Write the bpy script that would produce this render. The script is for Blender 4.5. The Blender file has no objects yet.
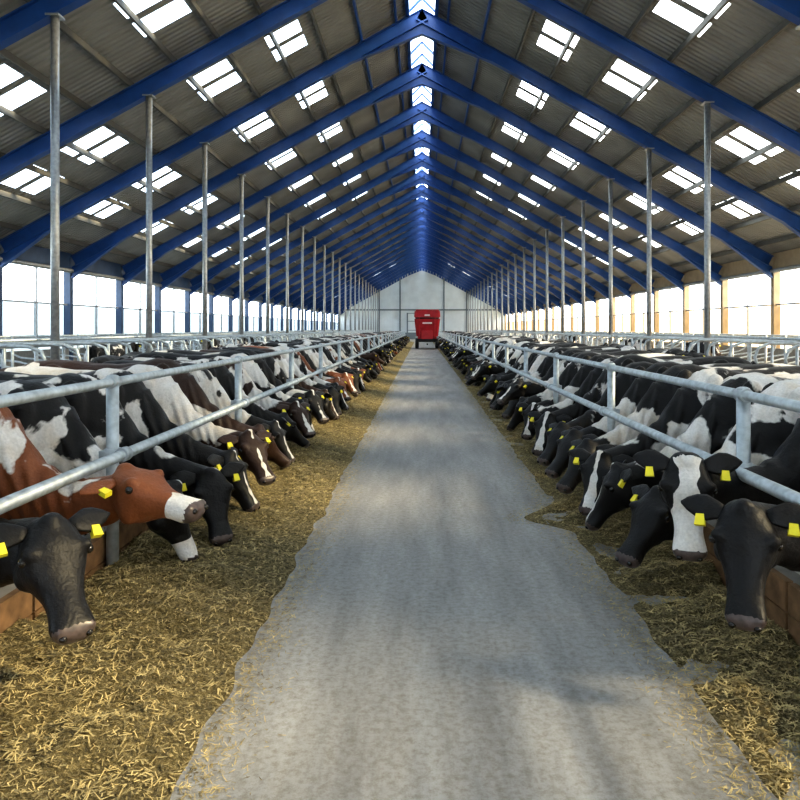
import bpy, bmesh, math, random
from mathutils import Vector, Matrix, noise
import numpy as np
R = random.Random(7)
scn = bpy.context.scene
scn.view_settings.view_transform = 'Standard'
try: scn.view_settings.look = 'Medium High Contrast'
except Exception: pass
COL = scn.collection

# ---------------------------------------------------------------- constants
CAMH = 2.0
AL, AR = -2.4, 2.25          # feed barrier planes
XW = 14.9                    # side walls
SL = 0.55                    # roof slope
RIDGE = CAMH + 11.35
Y0, YE = -10.5, 124.5
BAY = 5.0
FR = [-10.5 + BAY*k for k in range(28)]
def roofz(x): return RIDGE - SL*abs(x)

# ---------------------------------------------------------------- helpers
def link(name, me, mats=()):
    o = bpy.data.objects.new(name, me); COL.objects.link(o)
    for m in mats: me.materials.append(m)
    return o
def new_mat(name):
    m = bpy.data.materials.new(name); m.use_nodes = True
    nt = m.node_tree; b = nt.nodes['Principled BSDF']
    return m, nt, b
def N(nt, t, **kw):
    n = nt.nodes.new(t)
    for k, v in kw.items(): setattr(n, k, v)
    return n
def simple(name, col, rough=0.6, metal=0.0, var=0.15, scale=6.0, bump=0.0):
    m, nt, b = new_mat(name)
    tc = N(nt, 'ShaderNodeTexCoord'); no = N(nt, 'ShaderNodeTexNoise')
    no.inputs['Scale'].default_value = scale; no.inputs['Detail'].default_value = 4
    nt.links.new(tc.outputs['Object'], no.inputs['Vector'])
    cr = N(nt, 'ShaderNodeValToRGB')
    cr.color_ramp.elements[0].position = .3; cr.color_ramp.elements[1].position = .7
    cr.color_ramp.elements[0].color = tuple(c*(1-var) for c in col)+(1,)
    cr.color_ramp.elements[1].color = tuple(min(1, c*(1+var)) for c in col)+(1,)
    nt.links.new(no.outputs['Fac'], cr.inputs['Fac'])
    nt.links.new(cr.outputs['Color'], b.inputs['Base Color'])
    b.inputs['Roughness'].default_value = rough; b.inputs['Metallic'].default_value = metal
    if bump:
        bp = N(nt, 'ShaderNodeBump'); bp.inputs['Strength'].default_value = bump
        nt.links.new(no.outputs['Fac'], bp.inputs['Height']); nt.links.new(bp.outputs['Normal'], b.inputs['Normal'])
    return m
def box(bm, x0, x1, y0, y1, z0, z1, mi=0):
    vs = [bm.verts.new(p) for p in ((x0,y0,z0),(x1,y0,z0),(x1,y1,z0),(x0,y1,z0),(x0,y0,z1),(x1,y0,z1),(x1,y1,z1),(x0,y1,z1))]
    for f in ((3,2,1,0),(4,5,6,7),(0,1,5,4),(1,2,6,5),(2,3,7,6),(3,0,4,7)):
        fc = bm.faces.new([vs[i] for i in f]); fc.material_index = mi
def obox(bm, a, b, w, up0, up1, mi=0, side=Vector((0,1,0))):
    a, b = Vector(a), Vector(b); d = (b-a).normalized(); u = side.cross(d).normalized()
    if u.z < 0: u = -u
    vs = []
    for p in (a, b):
        for s, h in ((-1,up0),(1,up0),(1,up1),(-1,up1)):
            vs.append(bm.verts.new(p + side*s*w/2 + u*h))
    for f in ((0,1,2,3),(7,6,5,4),(0,4,5,1),(1,5,6,2),(2,6,7,3),(3,7,4,0)):
        fc = bm.faces.new([vs[i] for i in f]); fc.material_index = mi
def tube(bm, pts, r, n=8, mi=0, cap=True):
    pts = [Vector(p) for p in pts]
    rs = r if isinstance(r, (list, tuple)) else [r]*len(pts)
    d0 = (pts[1]-pts[0]).normalized()
    ref = Vector((0,0,1)) if abs(d0.z) < .9 else Vector((1,0,0))
    u = d0.cross(ref).normalized(); rings = []
    for i, p in enumerate(pts):
        if i == 0: d = d0
        elif i == len(pts)-1: d = (pts[i]-pts[i-1]).normalized()
        else: d = ((pts[i+1]-pts[i]).normalized()+(pts[i]-pts[i-1]).normalized()).normalized()
        u = (u - d*u.dot(d)).normalized(); v = d.cross(u)
        rings.append([bm.verts.new(p+(u*math.cos(2*math.pi*k/n)+v*math.sin(2*math.pi*k/n))*rs[i]) for k in range(n)])
    for a, b in zip(rings[:-1], rings[1:]):
        for k in range(n):
            f = bm.faces.new((a[k], a[(k+1)%n], b[(k+1)%n], b[k])); f.material_index = mi; f.smooth = True
    if cap:
        f = bm.faces.new(rings[0][::-1]); f.material_index = mi
        f = bm.faces.new(rings[-1]); f.material_index = mi
def loft(bm, secs, n=20, ex=1.0, mi=0):
    rings = []
    for c, r, u, hw, hu, hd in secs:
        ring = []
        for k in range(n):
            a = 2*math.pi*k/n; ca, sa = math.cos(a), math.sin(a)
            cx = math.copysign(abs(ca)**ex, ca); sx = math.copysign(abs(sa)**ex, sa)
            ring.append(bm.verts.new(c + r*hw*cx + u*(hu if sx > 0 else hd)*sx))
        rings.append(ring)
    for a, b in zip(rings[:-1], rings[1:]):
        for k in range(n):
            f = bm.faces.new((a[k], a[(k+1)%n], b[(k+1)%n], b[k])); f.material_index = mi; f.smooth = True
    bm.faces.new(rings[0][::-1]).material_index = mi; bm.faces.new(rings[-1]).material_index = mi
def ellip(bm, c, r, mi=0, M=None, seg=12):
    mat = Matrix.Translation(c) @ (M.to_4x4() if M else Matrix()) @ Matrix.Diagonal((*r, 1))
    res = bmesh.ops.create_uvsphere(bm, u_segments=seg, v_segments=max(6, seg//2), radius=1, matrix=mat)
    for v in res['verts']:
        for f in v.link_faces: f.material_index = mi; f.smooth = True
    return res['verts']
def finish(bm, name, mats, recalc=True):
    if recalc: bmesh.ops.recalc_face_normals(bm, faces=bm.faces)
    me = bpy.data.meshes.new(name); bm.to_mesh(me); bm.free()
    return link(name, me, mats)

# ---------------------------------------------------------------- materials
M_steel = simple('galvanised_steel', (.34,.36,.38), .42, .75, .2, 12)
M_rail = simple('galvanised_rail', (.42,.47,.50), .42, .55, .22, 14)
M_blue = simple('blue_painted_steel', (.012,.066,.26), .45, 0.0, .15, 3)
M_navy = simple('dark_blue_post', (.03,.06,.13), .5, 0.0, .15, 3)
M_purlin = simple('purlin_grey', (.10,.10,.095), .7, 0, .15, 3)
M_tan = simple('tan_painted_post', (.30,.24,.16), .6, 0, .15, 3)
M_conc = simple('curb_concrete', (.25,.24,.22), .9, 0, .2, 5, .3)
M_wood = simple('weathered_wood', (.20,.115,.055), .8, 0, .4, 9, .3)
M_red = simple('red_paint', (.42,.012,.02), .35, 0, .2, 2)
M_black = simple('black_rubber', (.015,.015,.016), .7, 0, .2, 8)
M_dark = simple('dark_horn', (.012,.01,.009), .2, 0, .2, 8)
M_tag = simple('yellow_plastic', (.80,.70,.03), .45, 0, .05, 8)
M_white = simple('white_paint', (.7,.55,.55), .5, 0, .05, 8)
M_panel = simple('end_wall_panel', (.60,.65,.68), .7, 0, .06, 1)
M_frame = simple('end_wall_frame', (.14,.17,.2), .7, 0, .08, 1)
M_ground = simple('pale_field', (.30,.32,.24), .9, 0, .1, .2)
M_muz = simple('muzzle_skin', (.075,.055,.05), .35, 0, .4, 30)
M_udder = simple('udder_skin', (.50,.28,.22), .6, 0, .1, 10)

M_roof, nt, b = new_mat('fibre_cement_roof')
tc = N(nt,'ShaderNodeTexCoord'); sx = N(nt,'ShaderNodeSeparateXYZ'); nt.links.new(tc.outputs['Object'], sx.inputs[0])
mm = N(nt,'ShaderNodeMath', operation='MULTIPLY'); mm.inputs[1].default_value = 2*math.pi/.21
nt.links.new(sx.outputs['Y'], mm.inputs[0])
sn = N(nt,'ShaderNodeMath', operation='SINE'); nt.links.new(mm.outputs[0], sn.inputs[0])
bp = N(nt,'ShaderNodeBump'); bp.inputs['Strength'].default_value = .6; bp.inputs['Distance'].default_value = .04
nt.links.new(sn.outputs[0], bp.inputs['Height']); nt.links.new(bp.outputs[0], b.inputs['Normal'])
no = N(nt,'ShaderNodeTexNoise'); no.inputs['Scale'].default_value = .7; no.inputs['Detail'].default_value = 5
nt.links.new(tc.outputs['Object'], no.inputs['Vector'])
cr = N(nt,'ShaderNodeValToRGB'); cr.color_ramp.elements[0].position=.3; cr.color_ramp.elements[1].position=.7
cr.color_ramp.elements[0].color=(.195,.20,.20,1); cr.color_ramp.elements[1].color=(.30,.305,.30,1)
nt.links.new(no.outputs['Fac'], cr.inputs[0]); nt.links.new(cr.outputs[0], b.inputs['Base Color'])
b.inputs['Roughness'].default_value = .85

def trans_mat(name, tcol, fac, dcol=None):
    M = bpy.data.materials.new(name); M.use_nodes = True; nt = M.node_tree
    nt.nodes.remove(nt.nodes['Principled BSDF']); out = nt.nodes['Material Output']
    t = N(nt,'ShaderNodeBsdfTransparent'); t.inputs[0].default_value = tcol
    d = N(nt,'ShaderNodeBsdfTranslucent'); d.inputs[0].default_value = dcol or tcol
    mx = N(nt,'ShaderNodeMixShader'); mx.inputs[0].default_value = fac
    nt.links.new(t.outputs[0], mx.inputs[1]); nt.links.new(d.outputs[0], mx.inputs[2]); nt.links.new(mx.outputs[0], out.inputs[0])
    return M
M_sky = trans_mat('translucent_sheet', (.80,.91,1,1), .4)
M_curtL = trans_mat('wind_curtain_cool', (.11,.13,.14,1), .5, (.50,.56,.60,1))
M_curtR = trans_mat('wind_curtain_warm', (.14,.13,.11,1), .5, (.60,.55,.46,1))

M_floor, nt, b = new_mat('alley_concrete')
tc = N(nt,'ShaderNodeTexCoord')
mp = N(nt,'ShaderNodeMapping'); mp.inputs['Scale'].default_value = (2.2,.3,1); nt.links.new(tc.outputs['Object'], mp.inputs[0])
n1 = N(nt,'ShaderNodeTexNoise'); n1.inputs['Scale'].default_value=1.5; n1.inputs['Detail'].default_value=8; n1.inputs['Roughness'].default_value=.65; nt.links.new(mp.outputs[0], n1.inputs['Vector'])
n2 = N(nt,'ShaderNodeTexNoise'); n2.inputs['Scale'].default_value=22; n2.inputs['Detail'].default_value=8; n2.inputs['Roughness'].default_value=.8; nt.links.new(tc.outputs['Object'], n2.inputs['Vector'])
c1 = N(nt,'ShaderNodeValToRGB'); c1.color_ramp.elements[0].position=.36; c1.color_ramp.elements[1].position=.64
c1.color_ramp.elements[0].color=(.18,.182,.186,1); c1.color_ramp.elements[1].color=(.295,.298,.303,1)
nt.links.new(n1.outputs['Fac'], c1.inputs[0])
c2 = N(nt,'ShaderNodeValToRGB'); c2.color_ramp.elements[0].position=.38; c2.color_ramp.elements[1].position=.56
c2.color_ramp.elements[0].color=(.60,.56,.48,1); c2.color_ramp.elements[1].color=(1,1,1,1)
nt.links.new(n2.outputs['Fac'], c2.inputs[0])
mx = N(nt,'ShaderNodeMix', data_type='RGBA', blend_type='MULTIPLY'); mx.inputs['Factor'].default_value=.85
nt.links.new(c1.outputs[0], mx.inputs['A']); nt.links.new(c2.outputs[0], mx.inputs['B'])
nt.links.new(mx.outputs['Result'], b.inputs['Base Color'])
bp = N(nt,'ShaderNodeBump'); bp.inputs['Strength'].default_value=.3; bp.inputs['Distance'].default_value=.015
nt.links.new(n2.outputs['Fac'], bp.inputs['Height']); nt.links.new(bp.outputs[0], b.inputs['Normal'])
b.inputs['Roughness'].default_value=.55

M_feed, nt, b = new_mat('silage_feed')
tc = N(nt,'ShaderNodeTexCoord'); no = N(nt,'ShaderNodeTexNoise'); no.inputs['Scale'].default_value=34; no.inputs['Detail'].default_value=8; no.inputs['Roughness'].default_value=.85
nt.links.new(tc.outputs['Object'], no.inputs['Vector'])
cr = N(nt,'ShaderNodeValToRGB'); cr.color_ramp.elements[0].position=.38; cr.color_ramp.elements[1].position=.66
cr.color_ramp.elements[0].color=(.035,.028,.012,1); cr.color_ramp.elements[1].color=(.50,.41,.20,1)
e = cr.color_ramp.elements.new(.52); e.color=(.19,.15,.06,1)
nt.links.new(no.outputs['Fac'], cr.inputs[0]); nt.links.new(cr.outputs[0], b.inputs['Base Color'])
bp = N(nt,'ShaderNodeBump'); bp.inputs['Strength'].default_value=1; bp.inputs['Distance'].default_value=.05
nt.links.new(no.outputs['Fac'], bp.inputs['Height']); nt.links.new(bp.outputs[0], b.inputs['Normal']); b.inputs['Roughness'].default_value=.9
M_straw = simple('straw_stalks', (.35,.28,.13), .8, 0, .8, 14)

M_coat, nt, b = new_mat('cow_coat')
tc = N(nt,'ShaderNodeTexCoord'); oi = N(nt,'ShaderNodeObjectInfo')
at = N(nt,'ShaderNodeAttribute', attribute_type='OBJECT', attribute_name='seed')
ad = N(nt,'ShaderNodeVectorMath', operation='ADD'); nt.links.new(tc.outputs['Object'], ad.inputs[0])
cmb = N(nt,'ShaderNodeCombineXYZ')
for i in range(3): nt.links.new(at.outputs['Fac'], cmb.inputs[i])
nt.links.new(cmb.outputs[0], ad.inputs[1])
no = N(nt,'ShaderNodeTexNoise'); no.inputs['Scale'].default_value=1.6; no.inputs['Detail'].default_value=5; no.inputs['Roughness'].default_value=.5; no.inputs['Distortion'].default_value=.45
nt.links.new(ad.outputs[0], no.inputs['Vector'])
bi = N(nt,'ShaderNodeAttribute', attribute_name='bias')
a1 = N(nt,'ShaderNodeMath', operation='ADD'); nt.links.new(no.outputs['Fac'], a1.inputs[0]); nt.links.new(bi.outputs['Fac'], a1.inputs[1])
a2 = N(nt,'ShaderNodeMath', operation='MULTIPLY_ADD'); nt.links.new(oi.outputs['Alpha'], a2.inputs[0]); a2.inputs[1].default_value=.5; a2.inputs[2].default_value=-.25
a3 = N(nt,'ShaderNodeMath', operation='ADD'); nt.links.new(a1.outputs[0], a3.inputs[0]); nt.links.new(a2.outputs[0], a3.inputs[1])
mr = N(nt,'ShaderNodeMapRange'); mr.inputs['From Min'].default_value=.492; mr.inputs['From Max'].default_value=.512; nt.links.new(a3.outputs[0], mr.inputs['Value'])
mx = N(nt,'ShaderNodeMix', data_type='RGBA'); nt.links.new(mr.outputs[0], mx.inputs['Factor']); nt.links.new(oi.outputs['Color'], mx.inputs['A']); mx.inputs['B'].default_value=(.72,.70,.67,1)
hn = N(nt,'ShaderNodeTexNoise'); hn.inputs['Scale'].default_value=60; hn.inputs['Detail'].default_value=3; nt.links.new(tc.outputs['Object'], hn.inputs['Vector'])
mh = N(nt,'ShaderNodeMapRange'); mh.inputs['To Min'].default_value=.7; mh.inputs['To Max'].default_value=1.15; nt.links.new(hn.outputs['Fac'], mh.inputs['Value'])
dn = N(nt,'ShaderNodeTexNoise'); dn.inputs['Scale'].default_value=5; dn.inputs['Detail'].default_value=5; nt.links.new(ad.outputs[0], dn.inputs['Vector'])
dm = N(nt,'ShaderNodeMapRange'); dm.inputs['From Min'].default_value=.48; dm.inputs['From Max'].default_value=.72; dm.inputs['To Max'].default_value=.6; nt.links.new(dn.outputs['Fac'], dm.inputs['Value'])
dx = N(nt,'ShaderNodeMix', data_type='RGBA', blend_type='MULTIPLY'); nt.links.new(dm.outputs[0], dx.inputs['Factor']); nt.links.new(mx.outputs['Result'], dx.inputs['A']); dx.inputs['B'].default_value=(.75,.62,.45,1)
vm = N(nt,'ShaderNodeVectorMath', operation='SCALE'); nt.links.new(dx.outputs['Result'], vm.inputs[0]); nt.links.new(mh.outputs[0], vm.inputs['Scale'])
nt.links.new(vm.outputs[0], b.inputs['Base Color']); b.inputs['Roughness'].default_value=.48; b.inputs['Specular IOR Level'].default_value=.28
bn = N(nt,'ShaderNodeTexNoise'); bn.inputs['Scale'].default_value=9; bn.inputs['Detail'].default_value=4; nt.links.new(tc.outputs['Object'], bn.inputs['Vector'])
b0 = N(nt,'ShaderNodeBump'); b0.inputs['Strength'].default_value=.45; b0.inputs['Distance'].default_value=.03; nt.links.new(bn.outputs['Fac'], b0.inputs['Height'])
bp = N(nt,'ShaderNodeBump'); bp.inputs['Strength'].default_value=.35; bp.inputs['Distance'].default_value=.01
nt.links.new(hn.outputs['Fac'], bp.inputs['Height']); nt.links.new(b0.outputs[0], bp.inputs['Normal']); nt.links.new(bp.outputs[0], b.inputs['Normal'])
COW_MATS = [M_coat, M_dark, M_tag, M_muz, M_udder]

# ---------------------------------------------------------------- cow
X3, Y3, Z3 = Vector((1,0,0)), Vector((0,1,0)), Vector((0,0,1))
def bez(p0,p1,p2,p3,t):
    s=1-t; return p0*s**3+p1*3*s*s*t+p2*3*s*t*t+p3*t**3
HS = 1.06      # head size
HL = .93       # head length factor
HEAD = [(-.06,.055,.03,.06),(-.02,.09,.07,.12),(.05,.116,.092,.16),(.11,.136,.096,.185),(.17,.146,.09,.195),(.23,.128,.076,.185),(.29,.102,.062,.148),
        (.35,.083,.054,.108),(.41,.076,.050,.088),(.46,.082,.052,.082),(.51,.092,.052,.078),(.55,.086,.045,.068),(.58,.055,.022,.038)]
def build_cow(name, poll, hdir, roll=0.0, tz=.66, blaze=0.0, legs_shift=0.0, muzzle_white=False, neckpts=None):
    poll = Vector(poll); f = Vector(hdir).normalized()
    r = f.cross(Z3)
    if r.length < .25: r = f.cross(X3*-1)
    r.normalize()
    if abs(f.z) > .8:
        fh = Vector((f.x, f.y, 0)); fh = fh.normalized() if fh.length > .1 else X3
        r = fh.cross(Z3).normalized()
    r = (r - f*r.dot(f)).normalized()
    u = r.cross(f).normalized()
    if roll:
        q = Matrix.Rotation(roll, 3, f); r = q @ r; u = q @ u
    F = f*HL
    bm = bmesh.new()
    tr = [(-2.24,1.30,1.08,.07),(-2.18,1.36,.92,.17),(-2.05,1.41,.78,.23),(-1.85,1.43,.68,.265),(-1.62,1.42,.60,.30),(-1.35,1.39,.55,.33),(-1.1,1.385,.54,.34),
          (-.88,1.40,.57,.32),(-.68,1.45,.60,.28),(-.52,1.43,.64,.24),(-.38,1.34,.66,.20),(-.28,1.18,.70,.14)]
    secs = []
    for x, t, bt, hw in tr:
        cz = bt + (t-bt)*.45
        secs.append((Vector((x,0,cz)), Y3, Z3, hw, t-cz, cz-bt))
    loft(bm, secs, 24, .86)
    for s in (-1,1):
        ellip(bm, (-1.74, s*.23, 1.32), (.11,.06,.075))
        ellip(bm, (-2.14, s*.12, 1.25), (.08,.06,.07))
        ellip(bm, (-.55, s*.20, 1.10), (.13,.085,.32))
        ellip(bm, (-.42, s*.17, .88), (.12,.08,.13))
        ellip(bm, (-1.95, s*.18, 1.0), (.22,.12,.30))
    p0 = Vector((-.52,0,1.06)); p3 = poll + f*.03 - u*.05
    if neckpts: p1, p2 = Vector(neckpts[0]), Vector(neckpts[1])
    else: p1 = Vector((-.28,0,tz+.12)); p2 = Vector((.07 + p3.x*.1, p3.y*.3, tz*.8+p3.z*.2-.07))
    secs = []; nn = 9; dew = []
    for i in range(nn):
        t = i/(nn-1); c = bez(p0,p1,p2,p3,t); d = (bez(p0,p1,p2,p3,min(1,t+.02))-bez(p0,p1,p2,p3,max(0,t-.02))).normalized()
        side = Y3 if t < .5 else Y3.lerp(-r if r.y < 0 else r, (t-.5)*1.6).normalized()
        side = (side - d*side.dot(d)).normalized(); up = d.cross(side); up = up if up.dot(Z3*.6+X3*.4) > 0 else -up
        k = [.37,.325,.28,.24,.21,.19,.175,.16,.135][i]; w = [.21,.18,.155,.138,.126,.118,.114,.11,.098][i]
        secs.append((c, side, up, w, k*.85, k))
        if 1 <= i <= 6: dew.append(c - up*(k*.95))
    loft(bm, secs, 20, .95)
    tube(bm, dew, [.03,.035,.035,.032,.028,.022], 8)       # dewlap
    ellip(bm, (-.33,0,.74), (.15,.11,.18))
    secs = [(poll+F*t*HS, r, u, hw*HS, hu*HS, hd*HS) for t,hw,hu,hd in HEAD]
    loft(bm, secs, 24, .86)
    for s in (-1,1):
        ellip(bm, poll+(F*.150+r*s*.118+u*.060)*HS, (.044,.036,.034))
        ellip(bm, poll+(F*.17+r*s*.09-u*.11)*HS, (.07,.055,.085))
        ellip(bm, poll+(F*.53+r*s*.060+u*.02)*HS, (.036,.034,.033))
    ellip(bm, poll+u*.07, (.06,.06,.05))
    for s in (-1,1):
        g = legs_shift*s
        tube(bm, [(-.55,s*.17,1.0),(-.60,s*.185,.80),(-.60+g*.4,s*.18,.60),(-.58+g,s*.17,.44),(-.58+g,s*.17,.36),(-.60+g,s*.17,.18),(-.58+g,s*.17,.10)],
             [.13,.115,.075,.058,.052,.038,.048], 12)
        tube(bm, [(-.585+g,s*.17,.11),(-.56+g,s*.17,.05),(-.545+g,s*.17,.0)], [.046,.06,.068], 12)
        tube(bm, [(-1.93,s*.18,1.05),(-1.82-g*.3,s*.20,.86),(-1.90-g*.6,s*.19,.68),(-2.10-g,s*.17,.52),(-2.12-g,s*.17,.44),(-2.07-g,s*.17,.26),(-2.05-g,s*.17,.11)],
             [.19,.17,.12,.07,.055,.042,.048], 12)
        tube(bm, [(-2.04-g,s*.17,.12),(-2.01-g,s*.17,.05),(-1.995-g,s*.17,.0)], [.046,.06,.068], 12)
    ellip(bm, (-1.72,0,.60), (.24,.19,.15))
    for a in (-.08,.08):
        for s in (-1,1): ellip(bm, (-1.70+a,s*.08,.46), (.02,.02,.06))
    me = bpy.data.meshes.new(name+'_raw'); bm.to_mesh(me); bm.free()
    o = bpy.data.objects.new('tmp', me); COL.objects.link(o)
    m = o.modifiers.new('r','REMESH'); m.mode='VOXEL'; m.voxel_size=.018
    m = o.modifiers.new('s','SMOOTH'); m.factor=.5; m.iterations=5
    dg = bpy.context.evaluated_depsgraph_get(); dg.update()
    res = bpy.data.meshes.new_from_object(o.evaluated_get(dg))
    bpy.data.objects.remove(o)
    bm = bmesh.new(); bm.from_mesh(res); bm.normal_update()
    lay = bm.verts.layers.float.new('bias')
    disp = []
    for v in bm.verts:
        c = v.co; q = c - poll; t = q.dot(f)/HS/HL; ww = q.dot(r)/HS; uu = q.dot(u)/HS
        bz = 0.0; dd = 0.0
        if c.z > .3:
            dd += .010*noise.noise(c*5.0)
            if -1.6 < c.x < -.75 and .75 < c.z < 1.3: dd += .006*math.sin(c.x*2*math.pi/.11)*(1 - abs(c.z-1.02)/.28)  # ribs
            if -.30 < c.x < .25 and t < -.05:                                                                    # neck folds
                dd += .008*math.sin((c.x*1.0+c.z*.35)*2*math.pi/.085)*max(0,min(1,(.25-c.x)/.2))
        disp.append(dd)
        if t > -.25 and q.length < .75 and c.x > -.3:
            headness = max(0, min(1, (t+.25)/.3))
            bz -= .22*headness
            if t > -.02 and t < .62 and blaze > 0 and uu > -.06:
                wob = .02*noise.noise(Vector((t*14, ww*6, blaze*40)))
                wdt = blaze*(.5+.9*abs(t-.12)/.4) + wob
                bz += max(0, min(.7, (wdt-abs(ww))*14))
            if muzzle_white and t > .36: bz += .5*min(1,(t-.36)/.06)
        if c.x < -.3 and c.z < .55: bz += min(.3, (.55-c.z)*1.2)
        if c.x < -.3 and c.z > 1.2: bz -= .02
        v[lay] = bz
    for v, dd in zip(bm.verts, disp): v.co += v.normal*dd
    nbase = len(bm.verts)
    for fc in bm.faces:
        fc.smooth = True; c = fc.calc_center_median(); q = c-poll; t = q.dot(f)/HS/HL
        fc.material_index = 0
        if c.z < .075 and c.x < -.3: fc.material_index = 1
        elif t > .525 and q.length < .7 and c.x > -.2: fc.material_index = 3
        elif c.z < .62 and -2.0 < c.x < -1.46 and abs(c.y) < .15 and c.z > .38 and fc.normal.z < .3: fc.material_index = 4
    for s in (-1,1):
        ellip(bm, poll+(F*.165+r*s*.138+u*.028)*HS, (.024,.024,.024), 1, None, 10)
        ellip(bm, poll+(F*.565+r*s*.052+u*.018)*HS, (.018,.018,.016), 1, None, 8)
        base = poll+(F*.015+r*s*.09+u*.02)*HS
        ax = (r*s*1.0 - f*.12 - u*.12 - Z3*.12).normalized()
        e2 = (f - ax*f.dot(ax)).normalized(); e3 = ax.cross(e2)
        secs = []
        for t, w in ((0,.03),(.04,.05),(.09,.070),(.14,.062),(.19,.036),(.22,.008)):
            secs.append((base+ax*t-e2*abs(t)*.15, e2, e3, w, .012, .012))
        loft(bm, secs, 10, 1.0)
        tagc = base + ax*.12 + e2*.035 + f*.012
        vs = []
        for dn_ in (-.016,.016):
            for a, d in ((-.02,-.022),(.02,-.022),(.026,.036),(-.026,.036)):
                vs.append(bm.verts.new(tagc+ax*a+e2*d+e3*dn_))
        for ff in ((3,2,1,0),(4,5,6,7),(0,1,5,4),(1,2,6,5),(2,3,7,6),(3,0,4,7)):
            bm.faces.new([vs[i] for i in ff]).material_index = 2
    bm.verts.ensure_lookup_table()
    for v in bm.verts[nbase:]: v[lay] = -.35
    tube(bm, [(-2.22,0,1.33),(-2.29,0,1.28),(-2.32,0,1.1),(-2.33,.01,.85),(-2.33,.02,.62),(-2.32,.02,.5),(-2.31,.02,.36)], [.04,.032,.024,.02,.022,.045,.01], 8)
    bmesh.ops.recalc_face_normals(bm, faces=bm.faces)
    out = bpy.data.meshes.new(name); bm.to_mesh(out); bm.free()
    for mt in COW_MATS: out.materials.append(mt)
    return out

MESH = {
 'low_a':  build_cow('m_low_a',  (.42,-.02,.62), (.50,-.10,-.86), blaze=.03),
 'low_b':  build_cow('m_low_b',  (.38, .10,.60), (.62, .38,-.75), blaze=0),
 'low_c':  build_cow('m_low_c',  (.42,-.12,.62), (.36,-.55,-.78), blaze=.05),
 'low_d':  build_cow('m_low_d',  (.38,.05,.64), (.30,.12,-.92), blaze=0, muzzle_white=True),
 'low_e':  build_cow('m_low_e',  (.50,-.06,.62), (.30,-.35,-.88), blaze=.0, roll=.15),
 'low_f':  build_cow('m_low_f',  (.46,.10,.62), (.34,.52,-.80), blaze=.05, roll=-.1),
 'mid_a':  build_cow('m_mid_a',  (.50, .04,.68), (.74,.05,-.66), blaze=.02),
 'mid_b':  build_cow('m_mid_b',  (.46,-.10,.70), (.50,-.50,-.70), blaze=.03),
 'mid_c':  build_cow('m_mid_c',  (.42,-.06,.84), (.50,-.42,-.76), blaze=0),
 'up':     build_cow('m_up',     (.48, .06,.88), (.70,.40,-.60), blaze=.04),
 'straight': build_cow('m_straight', (.42,-.08,.89), (.92,-.26,-.28), blaze=.02, muzzle_white=True),
 'face':   build_cow('m_face',   (.50,.16,1.00), (.10,.34,-.93), blaze=.105),
 'face_b': build_cow('m_face_b', (.46,.10,.88), (.22,.42,-.85), blaze=0),
 'stand':  build_cow('m_stand',  (.28,.0,1.34), (.82,.1,-.55), blaze=.03, legs_shift=.12, neckpts=((-.3,0,1.16),(-.05,0,1.2))),
}
BLK=(.008,.0075,.008); BRN=(.21,.072,.028); DBR=(.035,.017,.011)
def cow(mesh, x, y, side, col, white, seed, yaw=0, sc=1.1):
    o = bpy.data.objects.new('cow', MESH[mesh]); COL.objects.link(o)
    o.location = (x+side*.07, y, 0); o.rotation_euler = (0,0,math.radians(yaw + (180 if side > 0 else 0))); o.scale = (sc,)*3
    o.color = (*col, white); o['seed'] = float(seed)
    return o
# close-ups
cow('mid_c', AL, 3.86,-1, BLK,.30, 11.3, -4)
cow('straight', AL, 4.78,-1, BRN,.50, 40.2, 0)
cow('low_d', AL, 5.55,-1, BLK,.56, 8.9, 0)
cow('low_e', AL, 6.36,-1, BLK,.54, 14.2, 0)
cow('low_a', AL, 7.15,-1, BLK,.46, 27.3, 2)
cow('mid_b', AL, 7.95,-1, DBR,.54, 19.9, 0)
cow('face_b', AR, 4.06, 1, BLK,.40, 6.4, 2)
cow('face', AR, 4.86, 1, BLK,.50, 2.6, 0)
cow('low_b', AR, 5.64, 1, BLK,.42, 12.7, 0)
cow('low_a', AR, 6.42, 1, BLK,.46, 9.7, 0)
cow('low_f', AR, 7.2, 1, BLK,.48, 31.7, 0)
cow('low_b', AR, 8.0, 1, BLK,.46, 33.2, 0)
y = 8.8
keys = ['low_a','low_b','low_c','mid_a','mid_b','low_d','low_e','low_f','low_b','low_a','up']
while y < 100:
    for side, X in ((-1,AL),(1,AR)):
        yy = y + (R.random()-.5)*.10 - (.03 if side > 0 else 0)
        p = R.random()
        col = BLK; wh = R.choice([.28,.38,.44,.50,.55])
        if side < 0 and p < .16 and y > 12: col = BRN; wh = .55
        elif p < (.25 if side < 0 else .06): col = DBR
        cow(R.choice(keys), X+side*R.random()*.10, yy, side, col, wh, R.random()*60, (R.random()-.5)*7, 1.05+R.random()*.08)
    y += .79 if y < 60 else .95
for (x, yy, side, yaw) in [(-5.6,14.5,-1,90),(-5.6,20,-1,-90),(-5.6,27,-1,90),(-10,24,-1,85),(-10,33,-1,-85),(-5.6,36,-1,92),(-10.2,42,-1,85),
                    (5.8,15.5,1,90),(5.8,22,1,-90),(5.8,29,1,92),(10,24.5,1,85),(10,34,1,-85),(5.8,40,1,90),(10.1,47,1,92)]:
    cow('stand', x, yy, side, BLK if R.random()<.8 else DBR, R.choice([.3,.4,.45]), R.random()*60, yaw, 1.06)

# ---------------------------------------------------------------- floor
bm = bmesh.new(); box(bm, -XW, XW, Y0, YE, -.2, 0); finish(bm, 'floor', [M_floor])
bm = bmesh.new(); box(bm, -300, 300, -200, 500, -.5, -.21); finish(bm, 'ground_outside', [M_ground])

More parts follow.
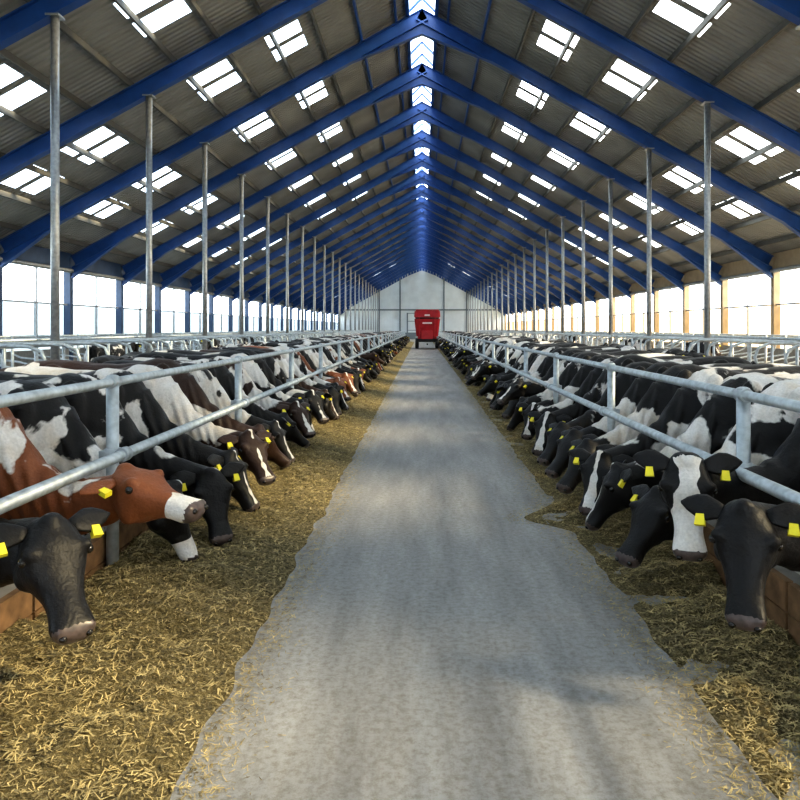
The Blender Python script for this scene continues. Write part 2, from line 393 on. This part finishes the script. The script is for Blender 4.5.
# ---------------------------------------------------------------- roof
bays = list(zip(FR[:-1], FR[1:]))
SKY = [(3.75,4.75),(5.9,7.1),(9.6,10.9),(11.7,12.7)]
RIDW = .5
bm = bmesh.new(); bs = bmesh.new()
xc = [RIDW]
for a, b_ in SKY: xc += [a, b_]
xc.append(XW+.5)
for s in (-1,1):
    for i in range(len(xc)-1):
        xa, xb = xc[i], xc[i+1]; sky = (i % 2 == 1)
        for (ya, yb) in bays:
            m = (ya+yb)/2
            segs = [(ya,m-.92,0),(m-.92,m-.14,1),(m-.14,m+.14,0),(m+.14,m+.92,1),(m+.92,yb,0)] if sky else [(ya,yb,0)]
            for p, q, k in segs:
                t = bs if k else bm
                vs = [t.verts.new((s*X_, Y_, roofz(X_)+.0)) for X_, Y_ in ((xa,p),(xb,p),(xb,q),(xa,q))]
                t.faces.new(vs)
finish(bm, 'ceiling', [M_roof], False); finish(bs, 'skylight_panels', [M_sky], False)
bm = bmesh.new()
for s in (-1,1):
    vs = [bm.verts.new(p) for p in ((0,Y0,RIDGE+.25),(s*RIDW,Y0,roofz(RIDW)),(s*RIDW,YE,roofz(RIDW)),(0,YE,RIDGE+.25))]; bm.faces.new(vs)
yy = Y0
while yy < YE:
    for s in (-1,1): obox(bm, (0,yy,RIDGE+.2), (s*RIDW,yy,roofz(RIDW)-.03), .09, -.05, .03, 1)
    yy += 1.25
for s in (-1,1): box(bm, s*RIDW-.06, s*RIDW+.06, Y0, YE, roofz(RIDW)-.2, roofz(RIDW)+.02, 1)
finish(bm, 'ridge_skylight', [M_sky, M_blue])
bm = bmesh.new()
for s in (-1,1):
    x = .9
    while x < XW:
        z = roofz(x)-.03; box(bm, s*x-.035, s*x+.035, Y0, YE, z-.17, z, 1 if x < 2.5 else 0)
        x += 1.2
finish(bm, 'roof_purlins', [M_purlin, M_blue])
# rafters
bm = bmesh.new()
for s in (-1,1):
    a = (s*.0,0,roofz(0)-.2); b_ = (s*(XW-.12),0,roofz(XW-.12)-.2)
    obox(bm, a, b_, .22, -.03, .0); obox(bm, a, b_, .05, -.40, -.03); obox(bm, a, b_, .24, -.45, -.40)
    for x0,x1,k0,k1 in ((0,2.8,1.05,.62),(12.4,XW-.15,.62,1.1)):
        pts = [(s*x0, roofz(x0)-.66),(s*x1, roofz(x1)-.66),(s*x1, roofz(x1)-k1),(s*x0, roofz(x0)-k0)]
        fr = [bm.verts.new((px,-.03,pz)) for px,pz in pts]; bk = [bm.verts.new((px,.03,pz)) for px,pz in pts]
        bm.faces.new(fr); bm.faces.new(bk[::-1])
        for i in range(4): bm.faces.new((fr[i],bk[i],bk[(i+1)%4],fr[(i+1)%4]))
        obox(bm, (pts[3][0],0,pts[3][1]), (pts[2][0],0,pts[2][1]), .22, -.04, 0)
bmesh.ops.recalc_face_normals(bm, faces=bm.faces)
rme = bpy.data.meshes.new('rafter'); bm.to_mesh(rme); bm.free(); rme.materials.append(M_blue)
for yy in FR:
    o = bpy.data.objects.new('roof_rafter', rme); o.location = (0,yy,0); COL.objects.link(o)
# columns
def column_mesh(x):
    bm = bmesh.new(); H = roofz(x)-.72
    tube(bm, [(0,0,0),(0,0,H)], .085, 12); box(bm, -.16,.16,-.16,.16,0,.03); box(bm, -.14,.14,-.14,.14,H-.02,H+.02)
    bmesh.ops.recalc_face_normals(bm, faces=bm.faces)
    m = bpy.data.meshes.new('column'); bm.to_mesh(m); bm.free(); m.materials.append(M_steel); return m
for x in (-7.6, 7.95):
    cm = column_mesh(x)
    for yy in FR:
        if 0 < yy < 124:
            o = bpy.data.objects.new('steel_column', cm); o.location = (x,yy,0); COL.objects.link(o)

# ---------------------------------------------------------------- walls
for s, nm, mp in ((-1,'wall_left',M_navy),(1,'wall_right',M_tan)):
    bm = bmesh.new()
    box(bm, s*XW-.1, s*XW+.1, Y0, YE, 0, 1.15, 0)
    for yy in FR:
        box(bm, s*XW-.14, s*XW+.14, yy-.13, yy+.13, 0, roofz(XW)-.2, 1)
        box(bm, s*XW-.05, s*XW+.05, yy+2.45, yy+2.55, 1.15, 4.5, 2)
    box(bm, s*XW-.12, s*XW+.12, Y0, YE, 4.42, roofz(XW)-.02, 1)
    box(bm, s*XW-.03, s*XW+.03, Y0, YE, 2.95, 3.02, 2)
    tube(bm, [(s*(XW-.16),Y0,4.4),(s*(XW-.16),YE,4.4)], .09, 8, 2)
    vs = [bm.verts.new((s*(XW+.16),a,z)) for a,z in ((Y0,1.0),(YE,1.0),(YE,2.98),(Y0,2.98))]
    bm.faces.new(vs).material_index = 3
    finish(bm, nm, [M_conc, mp, M_steel, M_curtL if s < 0 else M_curtR])
def gable(name, y, door_w, door_h, closed):
    bm = bmesh.new()
    n = 60; xs = sorted(set([-XW+2*XW*i/n for i in range(n+1)]+[-door_w,door_w,0.0]))
    for a, b_ in zip(xs[:-1], xs[1:]):
        c = (a+b_)/2
        z0 = door_h if (abs(c) < door_w) else 0
        vs = [bm.verts.new(p) for p in ((a,y,z0),(b_,y,z0),(b_,y,roofz(b_)),(a,y,roofz(a)))]; bm.faces.new(vs)
        if closed: box(bm, a-.04, a+.04, y-.06, y-.005, z0, roofz(a)-.3)
    box(bm, -XW, XW, y-.12, y-.01, 5.1, 5.35, 1)
    if closed: box(bm, -XW, XW, y-.12, y-.01, 0, 1.2, 1)
    for x in (-7.6,-3.9,3.9,7.95): box(bm, x-.12, x+.12, y-.2, y-.02, 0, roofz(x)-.3, 1)
    if closed:
        box(bm, -door_w, door_w, y-.1, y, 0, door_h, 0)
        for x in (-door_w, 0, door_w): box(bm, x-.12, x+.12, y-.2, y-.1, 0, door_h+.1, 1)
        for z in (1.6,3.2,door_h): box(bm, -door_w, door_w, y-.18, y-.1, z-.05, z+.05, 1)
    finish(bm, name, [M_panel, M_frame])
gable('wall_far', YE, 2.6, 4.6, True)
gable('wall_back', Y0, 4.0, 5.0, False)

# ---------------------------------------------------------------- feed barriers
for s, X, y1, sp, zt, zl, nm in ((-1,AL,5.43,3.72,1.58,1.02,'feed_barrier'),(1,AR,4.9,3.42,1.53,1.01,'feed_barrier')):
    bm = bmesh.new()
    tube(bm, [(X,-3,zt),(X,100,zt)], .036, 12); tube(bm, [(X-s*.085,-3,zl),(X-s*.085,100,zl)], .042, 12)
    k = -2
    while y1+sp*k < 100:
        yy = y1+sp*k; k += 1
        tube(bm, [(X,yy,.0),(X,yy,zt+.04)], .047, 12)
        ellip(bm, (X,yy,zt+.04), (.047,.047,.02))
        tube(bm, [(X,yy-.06,zt),(X,yy+.06,zt)], .05, 12); tube(bm, [(X-s*.085,yy-.05,zl),(X-s*.085,yy+.05,zl)], .056, 12)
        tube(bm, [(X,yy,zl-.05),(X,yy,zl+.05)], .058, 12)
        box(bm, X-.09, X+.09, yy-.04, yy+.04, zl-.03, zl+.03)
    finish(bm, nm, [M_rail])
    bm = bmesh.new()
    box(bm, X+.12 if s>0 else X-.26, X+.26 if s>0 else X-.12, -3, 100, 0, .36, 0)
    yy = -3
    while yy < 99:
        xa, xb = (X-.11, X-.06) if s < 0 else (X+.06, X+.11)
        for z0 in (.0,.2): box(bm, xa, xb, yy+.01, yy+3.7, z0, z0+.19, 1)
        yy += 3.72
    finish(bm, 'feed_curb', [M_conc, M_wood])

# ---------------------------------------------------------------- cubicles
def cubicles(x0, d, ya, yb):
    bm = bmesh.new(); yy = ya; k = .25
    box(bm, min(x0,x0+d*2.3), max(x0,x0+d*2.3), ya-.6, yb, 0, .28, 1)
    while yy < yb:
        P = [(x0+d*2.25,1.42),(x0+d*1.2,1.45),(x0+d*.35,1.43),(x0+d*.12,1.34),(x0+d*.05,1.15),(x0+d*.12,.92),(x0+d*.35,.8),(x0+d*1.0,.72),(x0+d*1.5,.6),(x0+d*2.25,.55)]
        tube(bm, [(a,yy,z+k) for a, z in P], .032, 8)
        tube(bm, [(x0+d*2.2,yy,.18),(x0+d*2.2,yy,1.72+k*.3)], .038, 8)
        yy += 1.2
    tube(bm, [(x0+d*1.6,ya-.5,1.50+k),(x0+d*1.6,yb,1.50+k)], .034, 8)
    tube(bm, [(x0+d*2.2,ya-.5,1.35+k),(x0+d*2.2,yb,1.35+k)], .034, 8)
    finish(bm, 'cubicle_dividers', [M_rail, M_conc])
cubicles(-6.4,-1,6,96); cubicles(-13.2,1,8,96)
cubicles(6.8,1,6,96); cubicles(13.2,-1,8,96)

# ---------------------------------------------------------------- feed on floor
def edgeL(y): return -1.05 + .035*noise.noise(Vector((0,y*.7,0))) + .05*noise.noise(Vector((3,y*3,0)))
def edgeR(y): return 1.48 + .035*noise.noise(Vector((7,y*.7,0))) + .05*noise.noise(Vector((9,y*3,0))) - .45*math.exp(-((y-7.4)/.35)**2)
def mkfh(hgt):
    def fh(t, x, y):
        return hgt*min(1,t*1.3)*(1-.1*t) + (.09*noise.noise(Vector((x*2.6,y*2.6,1))) + .035*noise.noise(Vector((x*9,y*9,2))))*min(1,t*3)
    return fh
def feed(name, edge, xb, hgt, gap):
    fh = mkfh(hgt)
    verts=[]; faces=[]; mi=[]
    ys=[]; y=-1.0
    while y < 100: ys.append(y); y += .05 if y < 14 else (.15 if y < 30 else .5)
    nx = 30
    for y in ys:
        e = edge(y)
        for i in range(nx+1):
            t = i/nx; x = e+(xb-e)*t
            verts.append((x,y,-.01 if i==0 else max(fh(t,x,y), gap)))
    for j in range(len(ys)-1):
        for i in range(nx):
            a=j*(nx+1)+i; faces.append((a,a+1,a+nx+2,a+nx+1) if xb>edge(0) else (a,a+nx+1,a+nx+2,a+1)); mi.append(0)
    rr = random.Random(3)
    def addblade(x,y,z,L,w):
        a = rr.random()*math.pi*2; tilt = (rr.random()-.3)*.6
        d = Vector((math.cos(a)*math.cos(tilt), math.sin(a)*math.cos(tilt), math.sin(tilt)))*L/2
        p = Vector((-math.sin(a),math.cos(a),.3))*w/2; c = Vector((x,y,z+abs(d.z)+.003)); k=len(verts)
        for q in (c-d-p,c-d+p,c+d+p,c+d-p): verts.append(tuple(q))
        faces.append((k,k+1,k+2,k+3)); mi.append(1)
    for _ in range(46000):
        y = 2.3 + 24*rr.random()**1.8; e = edge(y); t = rr.random()**.8; x = e+(xb-e)*t
        addblade(x,y,max(fh(t,x,y),0)+rr.random()*.01,.012+rr.random()**2*.055,.0022+rr.random()*.0028+ y*.0003)
    for _ in range(9000):
        y = 2.3 + 24*rr.random()**1.5; x = edge(y) - (1 if xb>edge(0) else -1)*abs(rr.gauss(0,.12))
        addblade(x,y,0,.012+rr.random()*.03,.0032)
    me = bpy.data.meshes.new(name); me.from_pydata(verts,[],faces); me.update()
    o = link(name, me, [M_feed, M_straw]); me.polygons.foreach_set('material_index', mi)
    return o
feed('silage_feed', edgeL, AL-.05, .20, .004)
feed('silage_feed', edgeR, AR+.05, .07, -.008)

# ---------------------------------------------------------------- red feed mixer wagon
bm = bmesh.new()
def frust(z0,z1,w0,w1,l0,l1,mi,cy=2.0):
    vs=[bm.verts.new(p) for p in ((-w0,cy-l0,z0),(w0,cy-l0,z0),(w0,cy+l0,z0),(-w0,cy+l0,z0),(-w1,cy-l1,z1),(w1,cy-l1,z1),(w1,cy+l1,z1),(-w1,cy+l1,z1))]
    fs=[]
    for f in ((3,2,1,0),(4,5,6,7),(0,1,5,4),(1,2,6,5),(2,3,7,6),(3,0,4,7)):
        fc=bm.faces.new([vs[i] for i in f]); fc.material_index=mi; fs.append(fc)
    es={e for f in fs for e in f.edges}
    bmesh.ops.bevel(bm, geom=list(es), offset=.12, segments=3, affect='EDGES')
frust(.95,3.0,1.02,1.25,1.7,2.05,0); frust(2.95,3.75,1.27,1.2,2.1,2.0,0)
box(bm,-.8,.8,.3,3.9,.65,.98,1)
for s in (-1,1):
    for yy in (1.2,2.6):
        c=Vector((s*.98,yy,.5)); tube(bm,[c-X3*.17,c-X3*.14,c+X3*.14,c+X3*.17],[.42,.5,.5,.42],20,1); tube(bm,[c-X3*.19,c+X3*.19],.2,12,3)
    box(bm, s*1.0-.12, s*1.0+.12, -.12, -.04, 1.05, 1.2, 3)
    box(bm, s*.75-.05, s*.75+.05, -.1, .05, 1.0, 3.6, 0)
box(bm,-.55,.55,-.16,.1,.95,1.75,0); box(bm,-1.0,1.0,-.14,-.05,.78,.95,1)
box(bm,-.45,.45,-.18,-.12,2.4,2.55,2); box(bm,-.25,.25,-.24,-.1,3.15,3.3,2)
tube(bm,[(-1.1,-.05,2.95),(1.1,-.05,2.95)],.06,8,1); tube(bm,[(-1.1,-.05,3.7),(1.1,-.05,3.7)],.07,8,0)
tube(bm,[(0,-.1,.5),(0,-1.0,.45)],.06,8,1)
o = finish(bm,'feed_mixer_wagon',[M_red,M_black,M_white,M_steel]); o.location=(.5,67,0)

# ---------------------------------------------------------------- light
w = bpy.data.worlds.new('overcast_sky'); scn.world = w; w.use_nodes = True
bg = w.node_tree.nodes['Background']; bg.inputs[0].default_value=(.83,.92,1,1); bg.inputs[1].default_value=6.2
sd = bpy.data.lights.new('sun','SUN'); sd.energy=34; sd.color=(1,.72,.40); sd.angle=math.radians(10)
so = bpy.data.objects.new('sun', sd); COL.objects.link(so)
dirv = Vector((-1,.12,-.66)).normalized(); so.rotation_euler = dirv.to_track_quat('-Z','Y').to_euler()
so.location=(20,0,20)

# ---------------------------------------------------------------- camera
cd = bpy.data.cameras.new('camera'); cam = bpy.data.objects.new('camera', cd); COL.objects.link(cam)
cam.location=(0,0,CAMH); cam.rotation_euler=(math.radians(90),0,0)
cd.sensor_width=36; cd.lens=31.5; cd.shift_x=-.0275; cd.shift_y=-.09; cd.clip_end=1000; cd.clip_start=.05
scn.camera = cam
